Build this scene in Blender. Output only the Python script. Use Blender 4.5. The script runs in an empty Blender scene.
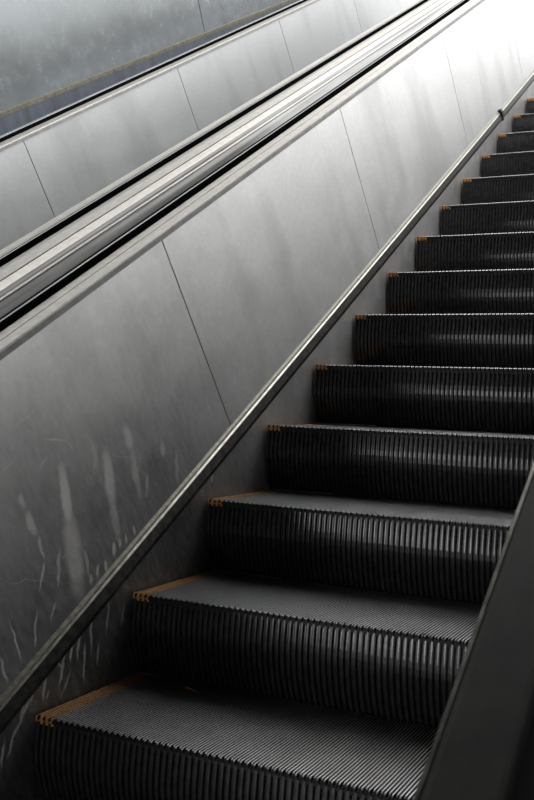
import bpy, bmesh, math, random
from mathutils import Vector, Matrix
random.seed(4)
scene = bpy.context.scene
C = scene.collection

# ------------------------------------------------------------------ camera
TH = math.radians(29.978)
CT, ST = math.cos(TH), math.sin(TH)
cam_d = bpy.data.cameras.new('camera'); cam = bpy.data.objects.new('camera', cam_d); C.objects.link(cam)
cam_d.sensor_fit = 'HORIZONTAL'; cam_d.sensor_width = 36.0; cam_d.lens = 978.12/534*36
cam_d.clip_start = 0.05
S_ = Vector((0.89499473, 0.44464698, 0.035686)); U_ = Vector((-0.03308617, -0.01360901, 0.99935985)); F_ = Vector((-0.44484799, 0.89560251, -0.00253168))
M3 = Matrix((S_, U_, -F_)).transposed()
cam.matrix_world = Matrix.Translation((1.529, -1.8807, 0.7877)) @ M3.to_4x4()
cam_d.dof.use_dof = True; cam_d.dof.focus_distance = 4.2; cam_d.dof.aperture_fstop = 14
scene.camera = cam

# ------------------------------------------------------------------ light
scene.view_settings.view_transform = 'Standard'; scene.view_settings.look = 'None'
scene.view_settings.exposure = 0.0; scene.view_settings.gamma = 1; scene.view_settings.use_curve_mapping = False
W = bpy.data.worlds.new('station_sky'); scene.world = W; W.use_nodes = True
wt = W.node_tree; wt.nodes.clear()
def wn(t, **k):
    n = wt.nodes.new(t)
    for a, b in k.items(): setattr(n, a, b)
    return n
tc = wn('ShaderNodeTexCoord')
def lobe(direction, stops):
    d = wn('ShaderNodeVectorMath', operation='DOT_PRODUCT')
    wt.links.new(tc.outputs['Generated'], d.inputs[0]); d.inputs[1].default_value = Vector(direction).normalized()
    r = wn('ShaderNodeValToRGB'); wt.links.new(d.outputs['Value'], r.inputs['Fac'])
    e = r.color_ramp.elements
    for i, (p, v) in enumerate(stops):
        el = e[i] if i < 2 else e.new(p)
        el.position = p; el.color = (v, v, v, 1)
    return r.outputs['Color']
def addc(a, b):
    m = wn('ShaderNodeVectorMath', operation='ADD'); wt.links.new(a, m.inputs[0]); wt.links.new(b, m.inputs[1]); return m.outputs[0]
# daylight falling in through the opening above the upper landing, dim hall everywhere else
SKY_DIR = (0.42, 0.55, 0.83)
sky = lobe(SKY_DIR, [(-0.15, 0.03), (0.3, 0.40), (0.6, 1.0), (0.93, 1.0)])
back = lobe((0.05, -0.98, -0.10), [(0.2, 0.0), (0.7, 0.13)])
mul = wn('ShaderNodeVectorMath', operation='MULTIPLY'); wt.links.new(addc(sky, back), mul.inputs[0]); mul.inputs[1].default_value = (0.985, 0.995, 1.0)
bg = wn('ShaderNodeBackground'); wt.links.new(mul.outputs[0], bg.inputs['Color']); bg.inputs['Strength'].default_value = 3.15
wo = wn('ShaderNodeOutputWorld'); wt.links.new(bg.outputs[0], wo.inputs['Surface'])

def area(name, loc, target, sx, sy, power, col=(1, 1, 1)):
    l = bpy.data.lights.new(name, 'AREA'); l.shape = 'RECTANGLE'; l.size = sx; l.size_y = sy; l.energy = power; l.color = col
    o = bpy.data.objects.new(name, l); C.objects.link(o); o.location = loc
    o.rotation_euler = (Vector(target)-Vector(loc)).to_track_quat('-Z', 'Y').to_euler()
    return o

# light added behind the viewer for highlight and fill on the risers
area('riser_fill_light', (-1.25, -4.3, .45), (.6, .8, .35), .14, 1.3, 30, (1, .97, .93))

# ------------------------------------------------------------------ node helpers
def new_mat(name):
    m = bpy.data.materials.new(name); m.use_nodes = True
    return m, m.node_tree, m.node_tree.nodes['Principled BSDF']
def nd(t, typ, **k):
    n = t.nodes.new(typ)
    for a, b in k.items():
        if a in n.inputs.keys() if hasattr(n.inputs, 'keys') else False: n.inputs[a].default_value = b
        else: setattr(n, a, b)
    return n
def math_(t, op, a, b=None, clamp=False):
    n = t.nodes.new('ShaderNodeMath'); n.operation = op; n.use_clamp = clamp
    for i, v in enumerate((a, b)):
        if v is None: continue
        if isinstance(v, (int, float)): n.inputs[i].default_value = v
        else: t.links.new(v, n.inputs[i])
    return n.outputs[0]
def noise(t, vec, scale, detail=4, rough=0.55, stretch=None, rot=0.0):
    mp = t.nodes.new('ShaderNodeMapping'); t.links.new(vec, mp.inputs['Vector'])
    if stretch: mp.inputs['Scale'].default_value = stretch
    mp.inputs['Rotation'].default_value = (0, 0, rot)
    n = t.nodes.new('ShaderNodeTexNoise'); n.inputs['Scale'].default_value = scale
    n.inputs['Detail'].default_value = detail; n.inputs['Roughness'].default_value = rough
    t.links.new(mp.outputs[0], n.inputs['Vector']); return n.outputs['Fac']
def ramp(t, fac, stops):
    r = t.nodes.new('ShaderNodeValToRGB'); t.links.new(fac, r.inputs['Fac']); e = r.color_ramp.elements
    for i, (p, c) in enumerate(stops):
        el = e[i] if i < 2 else e.new(p)
        el.position = p; el.color = (*c, 1) if not isinstance(c, (int, float)) else (c, c, c, 1)
    return r.outputs['Color']
def mixc(t, fac, a, b):
    m = t.nodes.new('ShaderNodeMix'); m.data_type = 'RGBA'
    ins = (m.inputs['Factor'], m.inputs[6], m.inputs[7])
    for s, v in zip(ins, (fac, a, b)):
        if isinstance(v, (int, float)): s.default_value = v
        elif isinstance(v, tuple): s.default_value = (*v, 1)
        else: t.links.new(v, s)
    return m.outputs[2]
def uvout(t):
    return t.nodes.new('ShaderNodeUVMap').outputs[0]

# (s, h) streaks left on the steel: x0, y0, x1, y1, half width, opacity
PANEL_MARKS = [
 (0.4402, 0.4523, 0.3666, 0.2721, 0.0224, 0.8),
 (0.3936, 0.3381, 0.2892, 0.0926, 0.0413, 0.5),
 (0.4258, 0.4248, 0.3978, 0.3508, 0.0148, 0.5),
 (0.6166, 0.3905, 0.5366, 0.2171, 0.0254, 0.55),
 (0.5598, 0.2576, 0.5058, 0.1283, 0.0212, 0.35),
 (0.7265, 0.3868, 0.7, 0.31, 0.0223, 0.45),
 (0.7115, 0.3263, 0.6512, 0.1619, 0.018, 0.28),
 (0.2663, 0.4575, 0.2626, 0.4158, 0.0119, 0.6),
 (0.2599, 0.4117, 0.2608, 0.3391, 0.0155, 0.75),
 (0.2636, 0.3431, 0.2461, 0.2672, 0.0052, 0.6),
 (0.2489, 0.2713, 0.1849, 0.2156, 0.0056, 0.55),
 (0.0725, 0.2369, 0.0484, 0.1131, 0.004, 0.7),
 (0.1602, 0.192, 0.0926, 0.1114, 0.0052, 0.6),
 (0.0037, 0.181, -0.0169, 0.1106, 0.0058, 0.6),
 (0.8427, 0.2638, 0.8241, 0.2123, 0.0147, 0.4),
 (0.8958, 0.2069, 0.8316, 0.1006, 0.0104, 0.3),
 (0.5754, 0.4407, 0.5482, 0.3369, 0.0118, 0.3),
 (0.5925, 0.4147, 0.5196, 0.3393, 0.0081, 0.3),
 (0.4927, 0.1548, 0.4699, 0.1076, 0.0076, 0.6),
 (0.52, 0.1485, 0.5049, 0.112, 0.0068, 0.6),
 (0.41, 0.1395, 0.3793, 0.11, 0.0073, 0.6),
 (0.4375, 0.1354, 0.4164, 0.0979, 0.0066, 0.6),
 (0.5446, 0.1375, 0.5342, 0.1074, 0.0064, 0.5),
 (0.3691, 0.1378, 0.348, 0.1146, 0.006, 0.5),
 (0.5899, 0.1393, 0.5778, 0.1066, 0.0066, 0.45),
 (0.3141, 0.2694, 0.2441, 0.1809, 0.0074, 0.45),
 (0.3885, 0.2146, 0.3554, 0.1253, 0.0076, 0.35),
 (0.4204, 0.5215, 0.4913, 0.4727, 0.0026, 0.6),
 (0.4913, 0.4727, 0.4948, 0.4368, 0.0028, 0.4),
 (0.2393, 0.53, 0.3028, 0.5353, 0.0017, 0.5),
 (0.0968, 0.319, 0.2352, 0.2195, 0.0017, 0.35),
 (0.3432, 0.4658, 0.413, 0.4783, 0.0019, 0.4),
 (0.5798, 0.3747, 0.7657, 0.2489, 0.0017, 0.3),
 (0.3281, 0.6026, 0.4536, 0.6019, 0.0017, 0.3),
 (0.7372, 0.2256, 0.6789, 0.1604, 0.0094, 0.28),
 (0.2986, 0.2337, 0.3507, 0.2424, 0.0022, 0.5),
 (0.2242, 0.165, 0.1724, 0.1281, 0.0053, 0.4),
]
SKIRT_MARKS = [
 (0.1068, 0.0903, 0.0332, -0.0047, 0.0063, 0.6),
 (0.1264, 0.0692, 0.1374, 0.0122, 0.0032, 0.6),
 (0.2083, 0.072, 0.1616, 0.0065, 0.0063, 0.55),
 (0.0674, 0.0876, -0.0009, 0.0261, 0.0061, 0.6),
 (0.1701, 0.0593, 0.0952, -0.0185, 0.0062, 0.5),
 (-0.016, 0.0833, -0.0659, 0.0622, 0.0068, 0.6),
 (-0.0493, 0.0258, -0.1232, -0.0275, 0.0055, 0.5),
 (0.0239, 0.0509, -0.0854, 0.0011, 0.0053, 0.5),
 (0.2424, 0.0284, 0.1798, -0.0868, 0.0056, 0.5),
 (0.2871, -0.0181, 0.2464, -0.0795, 0.0054, 0.4),
 (0.2947, 0.0849, 0.2429, -0.0376, 0.0055, 0.5),
 (0.2517, 0.0845, 0.1871, -0.0069, 0.0064, 0.55),
 (0.1609, 0.094, 0.1376, 0.0655, 0.0081, 0.5),
 (-0.004, 0.0521, -0.0419, 0.0247, 0.0044, 0.5),
 (0.0741, 0.0087, 0.0541, -0.0053, 0.0039, 0.4),
 (0.9935, 0.0517, 0.9781, 0.0199, 0.009, 0.5),
 (0.43, -0.0002, 0.3776, -0.0626, 0.0059, 0.3),
 (0.3866, 0.0702, 0.3113, -0.0397, 0.0051, 0.35),
 (-0.099, 0.0349, -0.1494, -0.0416, 0.0052, 0.5),
 (0.1655, -0.0039, 0.0919, -0.0426, 0.004, 0.4),
]
def marks(t, uv, lst, wob=0.022):
    """max over tapered strokes"""
    sep = t.nodes.new('ShaderNodeSeparateXYZ'); 
    nz = t.nodes.new('ShaderNodeTexNoise'); nz.inputs['Scale'].default_value = 26; nz.inputs['Detail'].default_value = 5
    t.links.new(uv, nz.inputs['Vector'])
    v = t.nodes.new('ShaderNodeVectorMath'); v.operation = 'MULTIPLY_ADD'
    t.links.new(nz.outputs['Color'], v.inputs[0]); v.inputs[1].default_value = (wob, wob, 0); t.links.new(uv, v.inputs[2])
    v2 = t.nodes.new('ShaderNodeVectorMath'); v2.operation = 'SUBTRACT'; t.links.new(v.outputs[0], v2.inputs[0]); v2.inputs[1].default_value = (wob*.5, wob*.5, 0)
    acc = None
    for (x0, y0, x1, y1, hw, op) in lst:
        L = math.hypot(x1-x0, y1-y0); a = math.atan2(y1-y0, x1-x0)
        # local frame: along 0..1 and across in half widths
        mp = t.nodes.new('ShaderNodeMapping'); mp.vector_type = 'TEXTURE'
        mp.inputs['Location'].default_value = ((x0+x1)/2, (y0+y1)/2, 0); mp.inputs['Rotation'].default_value = (0, 0, a)
        mp.inputs['Scale'].default_value = (L/2, hw, 1)
        t.links.new(v2.outputs[0], mp.inputs['Vector'])
        ln = t.nodes.new('ShaderNodeVectorMath'); ln.operation = 'LENGTH'; t.links.new(mp.outputs[0], ln.inputs[0])
        mr = t.nodes.new('ShaderNodeMapRange'); t.links.new(ln.outputs['Value'], mr.inputs[0])
        mr.inputs[1].default_value = 1.0; mr.inputs[2].default_value = 0.5; mr.inputs[3].default_value = 0; mr.inputs[4].default_value = op
        acc = mr.outputs[0] if acc is None else math_(t, 'MAXIMUM', acc, mr.outputs[0])
    return acc

# ------------------------------------------------------------------ materials
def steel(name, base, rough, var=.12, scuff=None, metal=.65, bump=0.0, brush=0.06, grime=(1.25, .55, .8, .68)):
    m, t, b = new_mat(name); uv = uvout(t)
    big = noise(t, uv, 1.3, 3); mid = noise(t, uv, 9, 6, .65); brushn = noise(t, uv, 30, 4, .6, (1, 14, 1), .5)
    f = math_(t, 'ADD', math_(t, 'MULTIPLY', big, .5), math_(t, 'MULTIPLY', mid, .5))
    lo = tuple(c*(1-var) for c in base); hi = tuple(min(1, c*(1+var)) for c in base)
    col = ramp(t, f, [(.35, lo), (.65, hi)])
    # dark bands across the panel, uneven reflections put into the colour
    refl = ramp(t, noise(t, uv, 1, 3, .55, (2.6, .8, 1), .25), [(.34, .86), (.50, 1.0)])
    fine = ramp(t, noise(t, uv, 45, 5, .7), [(.3, .90), (.7, 1.0)])
    col = mixc(t, 1.0, col, refl); col.node.blend_type = 'MULTIPLY'
    col = mixc(t, 1.0, col, fine); col.node.blend_type = 'MULTIPLY'
    r = math_(t, 'ADD', rough, math_(t, 'MULTIPLY', math_(t, 'SUBTRACT', mid, .5), .25))
    r = math_(t, 'ADD', r, math_(t, 'MULTIPLY', math_(t, 'SUBTRACT', brushn, .5), brush*2))
    b.inputs['Metallic'].default_value = metal
    if scuff:
        k = marks(t, uv, scuff)
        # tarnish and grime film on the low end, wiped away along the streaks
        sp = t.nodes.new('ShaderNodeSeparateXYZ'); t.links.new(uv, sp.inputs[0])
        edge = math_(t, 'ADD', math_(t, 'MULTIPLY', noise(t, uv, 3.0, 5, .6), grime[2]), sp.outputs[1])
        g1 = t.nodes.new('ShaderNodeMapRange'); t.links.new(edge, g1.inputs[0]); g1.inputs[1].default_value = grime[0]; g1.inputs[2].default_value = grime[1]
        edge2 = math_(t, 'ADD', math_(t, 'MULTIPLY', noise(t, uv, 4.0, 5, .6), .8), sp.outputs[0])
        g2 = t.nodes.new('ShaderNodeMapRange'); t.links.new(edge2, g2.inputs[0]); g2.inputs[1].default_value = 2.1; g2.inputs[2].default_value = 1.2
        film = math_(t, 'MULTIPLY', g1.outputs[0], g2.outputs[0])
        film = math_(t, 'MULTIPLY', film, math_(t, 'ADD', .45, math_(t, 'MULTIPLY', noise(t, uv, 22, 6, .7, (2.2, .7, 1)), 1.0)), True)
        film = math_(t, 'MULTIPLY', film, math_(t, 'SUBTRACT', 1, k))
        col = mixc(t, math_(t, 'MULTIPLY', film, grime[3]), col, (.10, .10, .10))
        k = math_(t, 'MULTIPLY', k, ramp(t, noise(t, uv, 38, 6, .75, (1.8, .8, 1)), [(.36, .25), (.60, 1.25)]), True)
        col = mixc(t, k, col, (.80, .77, .73))
        t.links.new(math_(t, 'SUBTRACT', metal, math_(t, 'MULTIPLY', k, metal*.9)), b.inputs['Metallic'])
        # hairline scratches
        sc = ramp(t, noise(t, uv, 14, 8, .75, (1, 18, 1), -.9), [(.63, 0.), (.68, 1.)])
        sc2 = ramp(t, noise(t, uv, 10, 8, .75, (1, 22, 1), .35), [(.66, 0.), (.70, 1.)])
        col = mixc(t, math_(t, 'MULTIPLY', math_(t, 'MAXIMUM', sc, sc2), .22), col, (.9, .9, .9))
        r = math_(t, 'ADD', r, math_(t, 'MULTIPLY', k, .2))
    t.links.new(col, b.inputs['Base Color']); t.links.new(r, b.inputs['Roughness'])
    if bump:
        bp = t.nodes.new('ShaderNodeBump'); bp.inputs['Strength'].default_value = bump; bp.inputs['Distance'].default_value = .004
        t.links.new(big, bp.inputs['Height']); t.links.new(bp.outputs[0], b.inputs['Normal'])
    return m

def plain(name, base, rough, metal=0.0, var=.25, scale=20, spec=.5):
    m, t, b = new_mat(name); uv = uvout(t)
    n = noise(t, uv, scale, 6, .65)
    t.links.new(ramp(t, n, [(.35, tuple(c*(1-var) for c in base)), (.68, tuple(c*(1+var) for c in base))]), b.inputs['Base Color'])
    t.links.new(math_(t, 'ADD', rough-.08, math_(t, 'MULTIPLY', n, .16)), b.inputs['Roughness'])
    b.inputs['Metallic'].default_value = metal; b.inputs['Specular IOR Level'].default_value = spec
    return m

M = {}
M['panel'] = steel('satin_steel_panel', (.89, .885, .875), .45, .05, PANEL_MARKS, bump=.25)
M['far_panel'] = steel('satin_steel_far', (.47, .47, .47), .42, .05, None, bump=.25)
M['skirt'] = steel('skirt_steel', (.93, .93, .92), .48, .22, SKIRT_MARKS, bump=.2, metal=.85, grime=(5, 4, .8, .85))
M['trim'] = plain('brass_grey_trim', (.40, .39, .35), .33, 1.0, .3, 40)
def streaky(name, lo, hi, rough, metal=1.0):
    m, t, b = new_mat(name); uv = uvout(t)
    a = noise(t, uv, 1, 3, .5, (.5, 40, 1)); c = noise(t, uv, 1, 2, .5, (.8, 90, 1)); d = noise(t, uv, 2.2, 4, .6, (1, 3, 1))
    f = math_(t, 'ADD', math_(t, 'ADD', math_(t, 'MULTIPLY', a, .5), math_(t, 'MULTIPLY', c, .25)), math_(t, 'MULTIPLY', d, .25))
    t.links.new(ramp(t, f, [(.36, lo), (.66, hi)]), b.inputs['Base Color'])
    b.inputs['Metallic'].default_value = metal; t.links.new(math_(t, 'ADD', rough, math_(t, 'MULTIPLY', c, .15)), b.inputs['Roughness'])
    return m
M['streaky'] = streaky('streaked_dull_deck_metal', (.12, .118, .116), (.45, .445, .44), .24)
M['frame'] = plain('matte_frame_metal', (.32, .315, .31), .6, .5, .2, 20)
M['dark_trim'] = plain('dark_grimy_trim', (.06, .058, .055), .45, .8, .5, 40)
M['ledge'] = plain('warm_ledge_metal', (.50, .47, .43), .45, .8, .15, 30)
M['polished'] = plain('polished_deck', (.66, .65, .64), .26, 1.0, .22, 6)
M['grime'] = plain('brown_grime', (.06, .045, .025), .8)
M['gap'] = plain('dark_joint', (.01, .01, .01), .7)
M['rubber'] = plain('black_rubber', (.004, .004, .004), .85, 0, .3, 30, .0)
M['lip'] = plain('rail_highlight', (.22, .22, .22), .3, .9, .2, 30)  # pale colour for the painted highlight line on the slim handrails
M['worn_rubber'] = plain('worn_rubber', (.040, .037, .033), .62, 0, .35, 14)
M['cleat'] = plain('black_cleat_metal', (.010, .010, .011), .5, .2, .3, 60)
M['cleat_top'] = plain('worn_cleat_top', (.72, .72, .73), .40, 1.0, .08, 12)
M['riser'] = plain('black_riser', (.060, .060, .062), .23, .55, .3, 40)
M['yellow'] = plain('worn_orange_paint', (.75, .34, .09), .55, 0, .35, 60)
M['yellow_top'] = plain('worn_orange_top', (.85, .46, .18), .45, .1, .3, 60)
M['wall'] = steel('blue_grey_metal_wall', (.23, .245, .25), .25, .12, None, bump=.15)
M['blue_deck'] = plain('blue_grey_deck', (.13, .14, .16), .38, .9, .2, 16)
M['olive'] = plain('olive_dirty_bead', (.15, .14, .10), .5, .4, .5, 30)
M['moulding'] = plain('dull_bronze_moulding', (.25, .24, .19), .45, .5, .4, 40)
M['shade_slab'] = plain('dark_shade_slab', (.10, .10, .10), .8)
M['floor'] = plain('dark_pit', (.03, .03, .03), .8)

# ------------------------------------------------------------------ mesh helpers
def w(x, s, h): return Vector((x, s*CT - h*ST, s*ST + h*CT))
def link(name, me, mats, parent=None):
    for m in (mats if isinstance(mats, (list, tuple)) else [mats]): me.materials.append(m)
    o = bpy.data.objects.new(name, me); C.objects.link(o)
    if parent: o.parent = parent
    return o
ORIG = {}
def extr(name, prof, s0, s1, mat, parent=None, uvmode='sh', smooth=False, n=1, org=None, closed=True):
    """closed cross-section prof [(x,h)] swept along the incline from s0 to s1"""
    org = org if org is not None else Vector((0, 0, 0))
    bm = bmesh.new(); uvl = bm.loops.layers.uv.new('UVMap'); info = {}
    rings = []
    for k in range(n+1):
        s = s0 + (s1-s0)*k/n; r = []
        for (x, h) in prof:
            v = bm.verts.new(w(x, s, h)-org); info[v] = (s, h, x); r.append(v)
        rings.append(r)
    N = len(prof)
    for k in range(n):
        for i in range(N):
            j = (i+1) % N
            bm.faces.new((rings[k][i], rings[k][j], rings[k+1][j], rings[k+1][i]))
    bm.faces.new(rings[0][::-1]); bm.faces.new(rings[-1])
    bmesh.ops.recalc_face_normals(bm, faces=bm.faces)
    for f in bm.faces:
        f.smooth = smooth and len(f.verts) == 4
        vs = [info[l.vert] for l in f.loops]
        dh = max(v[1] for v in vs)-min(v[1] for v in vs); dx = max(v[2] for v in vs)-min(v[2] for v in vs)
        for l in f.loops:
            s, h, x = info[l.vert]; l[uvl].uv = (s, h) if dh >= dx else (s, x)
    me = bpy.data.meshes.new(name); bm.to_mesh(me); bm.free()
    o = link(name, me, mat, parent)
    return o
def empty(name, loc, label=None, cat=None, group=None, kind=None):
    o = bpy.data.objects.new(name, None); C.objects.link(o); o.location = loc; o.empty_display_size = .2
    tag(o, label, cat, group, kind); return o
def tag(o, label=None, cat=None, group=None, kind=None):
    if label: o['label'] = label
    if cat: o['category'] = cat
    if group: o['group'] = group
    if kind: o['kind'] = kind
    return o
def part(name, prof, s0, s1, mat, root, **k):
    return extr(name, prof, s0, s1, mat, root, org=root.location.copy(), **k)
def bevel(o, wd, seg=2):
    m = o.modifiers.new('bevel', 'BEVEL'); m.width = wd; m.segments = seg; m.limit_method = 'ANGLE'; m.angle_limit = math.radians(40)
    return o

S0, S1 = -2.2, 10.5
STEPW = 1.06

# ------------------------------------------------------------------ structure
def box(name, lo, hi, mat, kind=None):
    bm = bmesh.new(); bmesh.ops.create_cube(bm, size=1)
    for v in bm.verts: v.co = Vector([lo[i]+(v.co[i]+.5)*(hi[i]-lo[i]) for i in range(3)])
    uvl = bm.loops.layers.uv.new('UVMap')
    for f in bm.faces:
        for l in f.loops: l[uvl].uv = (l.vert.co.x+l.vert.co.z, l.vert.co.y)
    me = bpy.data.meshes.new(name); bm.to_mesh(me); bm.free(); o = link(name, me, mat)
    if kind: o['kind'] = kind
    return o
fl = extr('floor', [(-3.2, -.62), (2.6, -.62), (2.6, -.72), (-3.2, -.72)], S0, S1+1, M['floor']); fl['kind'] = 'structure'
cl = extr('shade_ceiling', [(-.75, 2.3), (3.2, 2.3), (3.2, 2.5), (-.75, 2.5)], -3.0, 3.3, M['shade_slab']); cl['kind'] = 'structure'  # unseen ceiling, put in and sized to shade the lower end
wr = extr('shade_wall_right', [(3.0, -.62), (3.0, 2.3), (3.2, 2.3), (3.2, -.62)], -6.0, 3.2, M['shade_slab']); wr['kind'] = 'structure'  # unseen wall, added to block low light from the right
# clad wall beyond the second escalator: joints square to the incline, lower edge closing in on the deck
def wall_left():
    bm = bmesh.new(); uvl = bm.loops.layers.uv.new('UVMap')
    XW = -2.6
    def hb(s): return 0.776 - (s-3.53)*0.0178
    segs = [(-1.5, 2.02), (2.03, 6.245), (6.255, 10.48), (10.49, 14.7)]
    for a, b_ in segs:
        for x0, x1, h1 in ((XW, XW-.04, 3.4),):
            vs = {}
            for s in (a, b_):
                for x in (x0, x1):
                    for h in (hb(s)+.018, h1): vs[(s, x, h == h1)] = (bm.verts.new(w(x, s, h)), s, h)
            def q(*ks):
                f = bm.faces.new([vs[k][0] for k in ks])
                for l, k in zip(f.loops, ks): l[uvl].uv = (vs[k][1], vs[k][2])
            q((a, x0, 0), (b_, x0, 0), (b_, x0, 1), (a, x0, 1)); q((a, x1, 0), (b_, x1, 0), (b_, x1, 1), (a, x1, 1))
            q((a, x0, 0), (a, x1, 0), (a, x1, 1), (a, x0, 1)); q((b_, x0, 0), (b_, x1, 0), (b_, x1, 1), (b_, x0, 1))
            q((a, x0, 0), (b_, x0, 0), (b_, x1, 0), (a, x1, 0)); q((a, x0, 1), (b_, x0, 1), (b_, x1, 1), (a, x1, 1))
    bmesh.ops.recalc_face_normals(bm, faces=bm.faces)
    me = bpy.data.meshes.new('wall_left'); bm.to_mesh(me); bm.free(); o = link('wall_left', me, M['wall']); o['kind'] = 'structure'
    # dirty bead under the cladding
    bm = bmesh.new(); uvl = bm.loops.layers.uv.new('UVMap'); R = []
    for s in (-1.5, 14.7):
        R.append([bm.verts.new(w(x, s, hb(s)+d)) for x, d in ((XW+.022, -.012), (XW+.022, .012), (XW, .02), (XW-.04, .02), (XW-.04, -.012))])
    for i in range(5): bm.faces.new((R[0][i], R[0][(i+1) % 5], R[1][(i+1) % 5], R[1][i]))
    bm.faces.new(R[0]); bm.faces.new(R[1][::-1]); bmesh.ops.recalc_face_normals(bm, faces=bm.faces)
    for f in bm.faces:
        for l in f.loops: l[uvl].uv = (l.vert.co.y, l.vert.co.z)
    me = bpy.data.meshes.new('trim_1'); bm.to_mesh(me); bm.free(); o = link('trim_1', me, M['olive']); o['kind'] = 'structure'
    pl = extr('trim_2', [(XW+.012, .56), (XW+.012, .60), (XW-.04, .60), (XW-.04, .56)], -1.5, 14.7, M['blue_deck']); pl['kind'] = 'structure'
    me = pl.data
    for v in me.vertices:
        s = v.co.y*CT+v.co.z*ST; h = -v.co.y*ST+v.co.z*CT
        if h > .58: v.co = w(v.co.x, s, hb(s)-.010)
    # backing of the wall
    bk = extr('wall_back', [(XW-.045, -.6), (XW-.045, 3.4), (XW-.12, 3.4), (XW-.12, -.6)], -1.5, 14.7, M['gap']); bk['kind'] = 'structure'
wall_left()

# ------------------------------------------------------------------ balustrades
SEAMS = [-.42, 1.205, 2.79, 4.46, 6.10, 7.75, 9.4, S1]
def balustrade(dx, mirror, label, seams, panel_mat, deck, group=None, s_lo=S0, hand=None):
    """built for the left side of a step band whose left edge is x = dx"""
    sg = -1 if mirror else 1
    X = lambda x: dx + sg*x
    P_ = lambda pts: [(X(a), b) for a, b in pts]
    root = empty('escalator_balustrade', w(X(-.1), S0, -.6), label, 'balustrade', group)
    ss = [s_lo]+seams
    for a, b in zip(ss[:-1], ss[1:]):
        if b-a < .05: continue
        o = part('steel_panel', P_([(-.029, .095), (-.116, .762), (-.121, .761), (-.034, .095)]), a+.003, b-.003, panel_mat, root)
    part('panel_backing', P_([(-.037, .09), (-.123, .758), (-.15, .75), (-.15, -.6), (-.04, -.6), (-.04, .09)]), s_lo, S1, M['gap'], root)
    part('skirt_panel', P_([(-.006, -.58), (-.006, .047), (-.036, .047), (-.036, -.58)]), s_lo, S1, M['skirt'], root)
    # skirt mouldings: dark channel below, pale rounded strip above
    for a, b in ((s_lo, 5.255), (5.283, S1)):
        part('skirt_channel', P_([(-.005, .046), (-.005, .058), (-.014, .083), (-.036, .083), (-.036, .046)]), a, b, M['dark_trim'], root)
        part('skirt_bead', P_([(-.015, .083), (-.013, .087), (-.018, .091), (-.036, .091), (-.036, .083)]), a, b, M['trim'], root)
        part('skirt_moulding', P_([(-.020, .091), (-.022, .096), (-.029, .102), (-.036, .102), (-.036, .091)]), a, b, M['moulding'], root)
    part('joint_clip', P_([(-.001, .036), (-.001, .090), (-.012, .108), (-.03, .108), (-.03, .036)]), 5.252, 5.287, M['gap'], root)
    # top: bevelled frame, two ledges with a joint between
    part('top_frame', P_([(-.109, .762), (-.110, .777), (-.112, .780), (-.152, .780), (-.152, .762)]), s_lo, S1, M['frame'], root)
    part('ledge_strip', P_([(-.112, .7795), (-.113, .784), (-.149, .784), (-.149, .7795)]), s_lo, S1, M['ledge'], root)
    part('ledge_joint', P_([(-.149, .75), (-.149, .781), (-.1525, .781), (-.1525, .75)]), s_lo, S1, M['grime'], root)
    part('ledge_strip', P_([(-.1525, .75), (-.1525, .784), (-.189, .784), (-.189, .75)]), s_lo, S1, M['ledge'], root)
    part('handrail_track', P_([(-.189, .74), (-.189, .772), (-.238, .772), (-.238, .74)]), s_lo, S1, M['gap'], root)
    for nm, pr, mt in deck: part(nm, P_(pr), s_lo, S1, M[mt], root, smooth=(nm == 'rolled_deck'))
    return root

def arc(x0, h0, x1, h1, a0, a1, n=8):
    # rolled edge: slope runs from a0 to a1 (degrees) between the two ends
    pts = [(0., 0.)]
    for k in range(n):
        a = math.radians(a0+(a1-a0)*(k+.5)/n); pts.append((pts[-1][0]-math.cos(a), pts[-1][1]+math.sin(a)))
    sx = (x1-x0)/pts[-1][0]; sy = (h1-h0)/pts[-1][1]
    return [(x0+p[0]*sx, h0+p[1]*sy) for p in pts]
near_deck = [
 ('rolled_deck', [(-.2385, .74)]+arc(-.2385, .787, -.306, .802, 18, 8)+[(-.306, .74)], 'roll'),
 ('deck_plate', [(-.3065, .74), (-.3065, .804), (-.312, .8065), (-.318, .805), (-.318, .74)], 'ledge'),
 ('rolled_deck', [(-.3185, .74)]+arc(-.3185, .798, -.352, .806, 35, 2)+[(-.352, .74)], 'roll'),
 ('deck_plate', [(-.3525, .74), (-.3525, .804), (-.370, .809), (-.390, .813), (-.390, .74)], 'ledge'),
]
M['roll'] = streaky('rolled_dull_deck_metal', (.07, .069, .067), (.30, .296, .29), .22)
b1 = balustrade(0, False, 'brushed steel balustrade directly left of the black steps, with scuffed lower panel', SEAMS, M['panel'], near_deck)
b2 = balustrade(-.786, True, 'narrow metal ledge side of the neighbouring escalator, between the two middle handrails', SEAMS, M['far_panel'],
   [('deck_plate', [(-.238, .74), (-.238, .786), (-.28, .800), (-.335, .815), (-.391, .815), (-.391, .74)], 'ledge'),
    ('deck_joint', [(-.391, .74), (-.391, .812), (-.3955, .812), (-.3955, .74)], 'grime')])
FX = -1.762
far_seams = [1.12, 2.81, 4.48, 6.15, 7.8, 9.45, S1]
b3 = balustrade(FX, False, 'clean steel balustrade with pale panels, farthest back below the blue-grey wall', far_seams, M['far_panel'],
   [('deck_plate', [(-.238, .74), (-.238, .786), (-.29, .790), (-.29, .74)], 'polished'),
    ('deck_cover', [(-.2905, .789), (-.836, .655), (-.836, .60), (-.2905, .60)], 'blue_deck')])
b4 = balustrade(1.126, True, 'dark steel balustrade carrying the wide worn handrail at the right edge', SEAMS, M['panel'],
   [('deck_plate', [(-.238, .70), (-.238, .772), (-.34, .772), (-.34, .70)], 'gap')])

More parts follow.
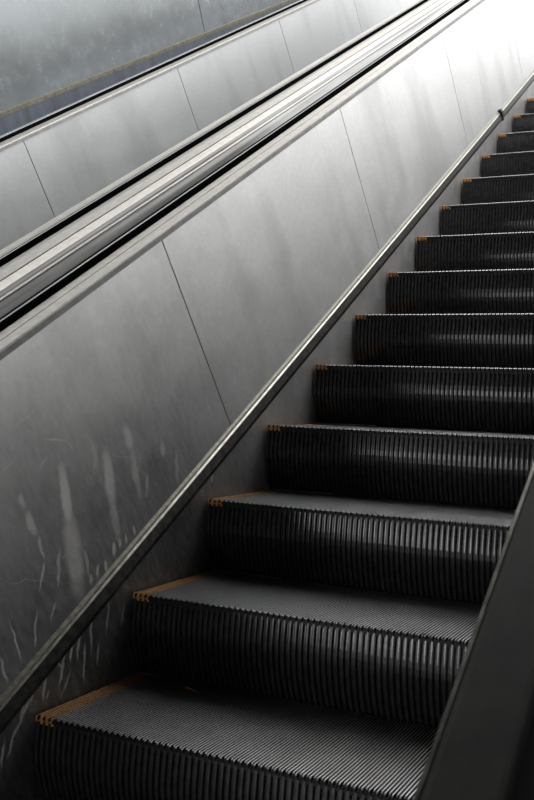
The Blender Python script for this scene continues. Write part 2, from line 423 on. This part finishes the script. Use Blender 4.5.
def handrail(label, prof, mat, lip=None, glint_h=.8000, glint_w=.0030, glint_m='lip', s0=S0, s1=S1):
    r = extr('handrail', prof, s0, s1, mat, None, smooth=False)
    bevel(r, .003, 2)
    if lip is not None:
        q = glint_h
        extr('highlight_strip', [(lip+glint_w, q-.002), (lip+glint_w*.7, q+.001), (lip-glint_w*.7, q+.001), (lip-glint_w, q-.002)], s0, s1, M[glint_m], r)  # thin bright strip standing in for the highlight along the rail
    tag(r, label, 'handrail'); return r
def hr_prof(c, hw=.0225, h0=.7722, h1=.799):
    return [(c+hw, h0), (c+hw, h0+.013), (c+hw-.003, h1-.006), (c+hw*.6, h1), (c-hw*.6, h1), (c-hw+.003, h1-.006), (c-hw, h0+.013), (c-hw, h0)]
handrail('slim black handrail on the steel balustrade nearest the steps', hr_prof(-.2135), M['rubber'], -.2135+.004)
handrail('slim black handrail just beyond the shiny middle deck', hr_prof(-.786+.2135), M['rubber'], -.786+.2135)
handrail('slim black handrail farthest back, in front of the blue-grey wall deck', hr_prof(FX-.2135), M['rubber'], FX-.2135)
c = 1.283
wide = [(c-.040, .7845), (c-.0445, .790), (c-.045, .799), (c-.040, .807), (c-.030, .811), (c, .813), (c+.034, .8115), (c+.041, .808), (c+.044, .800), (c+.0435, .790), (c+.040, .7845)]
handrail('wide dark worn rubber handrail in the right foreground', wide, M['worn_rubber'], c-.0415, .8085, .0034, 'trim')

# ------------------------------------------------------------------ steps
PITCH = .0082
def step_meshes():
    nc = int(STEPW/PITCH); x_off = .004
    ny = .006            # strip of plain tread
    D, GD = .444, .010
    ystrip = 6
    def strip_mesh(name, i0, i1):
        bm = bmesh.new(); uvl = bm.loops.layers.uv.new('UVMap')
        def quad(ps, mi):
            f = bm.faces.new([bm.verts.new(p) for p in ps]); f.material_index = mi
            for l in f.loops: l[uvl].uv = (l.vert.co.x, l.vert.co.y+l.vert.co.z)
        for i in range(i0, i1):
            x = x_off+i*PITCH; a = x; b = x+.0042; e = x+PITCH
            y0 = -.003 if i % 2 == 0 else .003
            zc = 0
            # cleat: top, front chamfer, front, sides
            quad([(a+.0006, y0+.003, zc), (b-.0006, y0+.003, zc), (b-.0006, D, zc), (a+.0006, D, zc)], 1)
            quad([(a, y0, zc-.003), (b, y0, zc-.003), (b-.0006, y0+.003, zc), (a+.0006, y0+.003, zc)], 1)
            quad([(a, y0, -.013), (b, y0, -.013), (b, y0, zc-.003), (a, y0, zc-.003)], 0)
            quad([(a, D, -GD), (a, y0, -GD), (a, y0, zc-.003), (a+.0006, y0+.003, zc), (a+.0006, D, zc)], 2)
            quad([(b, y0, -GD), (b, D, -GD), (b-.0006, D, zc), (b-.0006, y0+.003, zc), (b, y0, zc-.003)], 2)
            quad([(b, .003, -GD), (e, .003, -GD), (e, D, -GD), (b, D, -GD)], 2)
        # underside slab
        x0 = x_off+i0*PITCH; x1 = x_off+(i1)*PITCH
        quad([(x0, .003, -.020), (x1, .003, -.020), (x1, .003, -GD), (x0, .003, -GD)], 0)
        quad([(x0, .003, -.020), (x0, D, -.020), (x1, D, -.020), (x1, .003, -.020)], 0)
        quad([(x0, D, -.020), (x0, D, 0), (x1, D, 0), (x1, D, -.020)], 0)
        for xx in (x0, x1): quad([(xx, .003, -.020), (xx, D, -.020), (xx, D, -GD), (xx, .003, -GD)], 0)
        bmesh.ops.remove_doubles(bm, verts=bm.verts, dist=1e-5)
        bmesh.ops.recalc_face_normals(bm, faces=bm.faces)
        me = bpy.data.meshes.new(name); bm.to_mesh(me); bm.free(); return me
    yel = strip_mesh('edge_strip', 0, ystrip); yel.materials.append(M['yellow']); yel.materials.append(M['yellow_top']); yel.materials.append(M['cleat'])
    tre = strip_mesh('tread', ystrip, nc); tre.materials.append(M['cleat']); tre.materials.append(M['cleat_top']); tre.materials.append(M['cleat'])
    # riser: ribs swept down a curved line
    H = .226
    line = []
    n = 12
    for k in range(n+1):
        q = k/n; z = -.0135-(H-.0135)*q
        y = .003 - .008*math.sin(min(1, q*2)*math.pi/2)*(1) + .042*max(0, q-.25)**2/.5625
        line.append((y, z))
    bm = bmesh.new(); uvl = bm.loops.layers.uv.new('UVMap')
    prof = []
    for i in range(nc//2):
        x = x_off+2*i*PITCH
        prof += [(x, .0005), (x+.0012, -.0013), (x+.0044, -.0015), (x+.0076, -.0013), (x+.0088, .0005), (x+.0094, .0075), (x+2*PITCH-.0006, .0075)]
    prof.append((x_off+nc*PITCH, .0005))
    rows = []
    for (y, z) in line: rows.append([bm.verts.new((px, y+py, z)) for px, py in prof])
    for k in range(n):
        for j in range(len(prof)-1):
            f = bm.faces.new((rows[k][j], rows[k][j+1], rows[k+1][j+1], rows[k+1][j])); f.smooth = False
    # back and closing faces
    bk = [(line[0][0]+.012, line[0][1]), (line[-1][0]+.012, line[-1][1])]
    xa, xb = x_off, x_off+nc*PITCH
    B = [[bm.verts.new((xx, y+.012, z)) for xx in (xa, xb)] for (y, z) in line]
    for k in range(n):
        bm.faces.new((B[k][0], B[k][1], B[k+1][1], B[k+1][0]))
        bm.faces.new((rows[k][0], B[k][0], B[k+1][0], rows[k+1][0])); bm.faces.new((rows[k][-1], B[k][1], B[k+1][1], rows[k+1][-1]))
    bm.faces.new(rows[0]+[B[0][1], B[0][0]]); bm.faces.new(rows[-1]+[B[-1][1], B[-1][0]])
    bmesh.ops.recalc_face_normals(bm, faces=bm.faces)
    for f in bm.faces:
        for l in f.loops: l[uvl].uv = (l.vert.co.x, l.vert.co.z)
    ris = bpy.data.meshes.new('riser'); bm.to_mesh(ris); bm.free(); ris.materials.append(M['riser'])
    return yel, tre, ris
yel, tre, ris = step_meshes()
ORD = ['lowest', 'second lowest', 'third lowest', 'fourth lowest', 'fifth lowest', 'sixth lowest', 'seventh lowest', 'eighth lowest']
UP = ['topmost', 'second from the top', 'third from the top', 'fourth from the top', 'fifth from the top', 'sixth from the top']
RUN, RISE = .4, .4*0.5768
proto = empty('escalator_step', (0, 0, 0))
for nm, me in (('tread', tre), ('edge_strip', yel), ('riser', ris)):
    o = bpy.data.objects.new(nm, me); C.objects.link(o); o.parent = proto
    if nm == 'edge_strip': o['label'] = 'worn orange line along the left edge of the tread'
NSTEP = 14
def step_label(i):
    if i == 0: return 'black grooved escalator step, the lowest, widest tread with long orange edge line'
    if i < 8: return 'black ribbed escalator step, %s in the flight, beside the steel skirt' % ORD[i]
    return 'black ribbed escalator step, small in the distance, %s in the photo' % UP[NSTEP-1-i]
for i in range(NSTEP):
    if i == 0: r = proto
    else:
        r = proto.copy(); C.objects.link(r)
        for ch in proto.children:
            c_ = ch.copy(); C.objects.link(c_); c_.parent = r
    r.location = (0, RUN*i, RISE*i)
    tag(r, step_label(i), 'step', 'steps of the escalator')

# small curl of litter and crumbs on the treads
def litter(name, label, pts, rad, mat, cat):
    bm = bmesh.new(); rings = []
    for k, p in enumerate(pts):
        d = (Vector(pts[min(k+1, len(pts)-1)])-Vector(pts[max(k-1, 0)])).normalized(); u = d.cross(Vector((0, 0, 1))).normalized(); v = u.cross(d)
        rr = rad*(1-.5*k/len(pts))
        rings.append([bm.verts.new(Vector(p)+u*math.cos(a)*rr+v*math.sin(a)*rr) for a in [i*math.pi/3 for i in range(6)]])
    for A, B in zip(rings[:-1], rings[1:]):
        for i in range(6): bm.faces.new((A[i], A[(i+1) % 6], B[(i+1) % 6], B[i]))
    bm.faces.new(rings[0]); bm.faces.new(rings[-1]); bmesh.ops.recalc_face_normals(bm, faces=bm.faces)
    bm.loops.layers.uv.new('UVMap')
    me = bpy.data.meshes.new(name); bm.to_mesh(me); bm.free(); o = link(name, me, mat); tag(o, label, cat); return o
litter('twig', 'thin brown twig lying at the back of the lowest tread', [(.19, .385, .002), (.215, .377, .0035), (.24, .366, .002)], .0016, M['yellow'], 'twig')
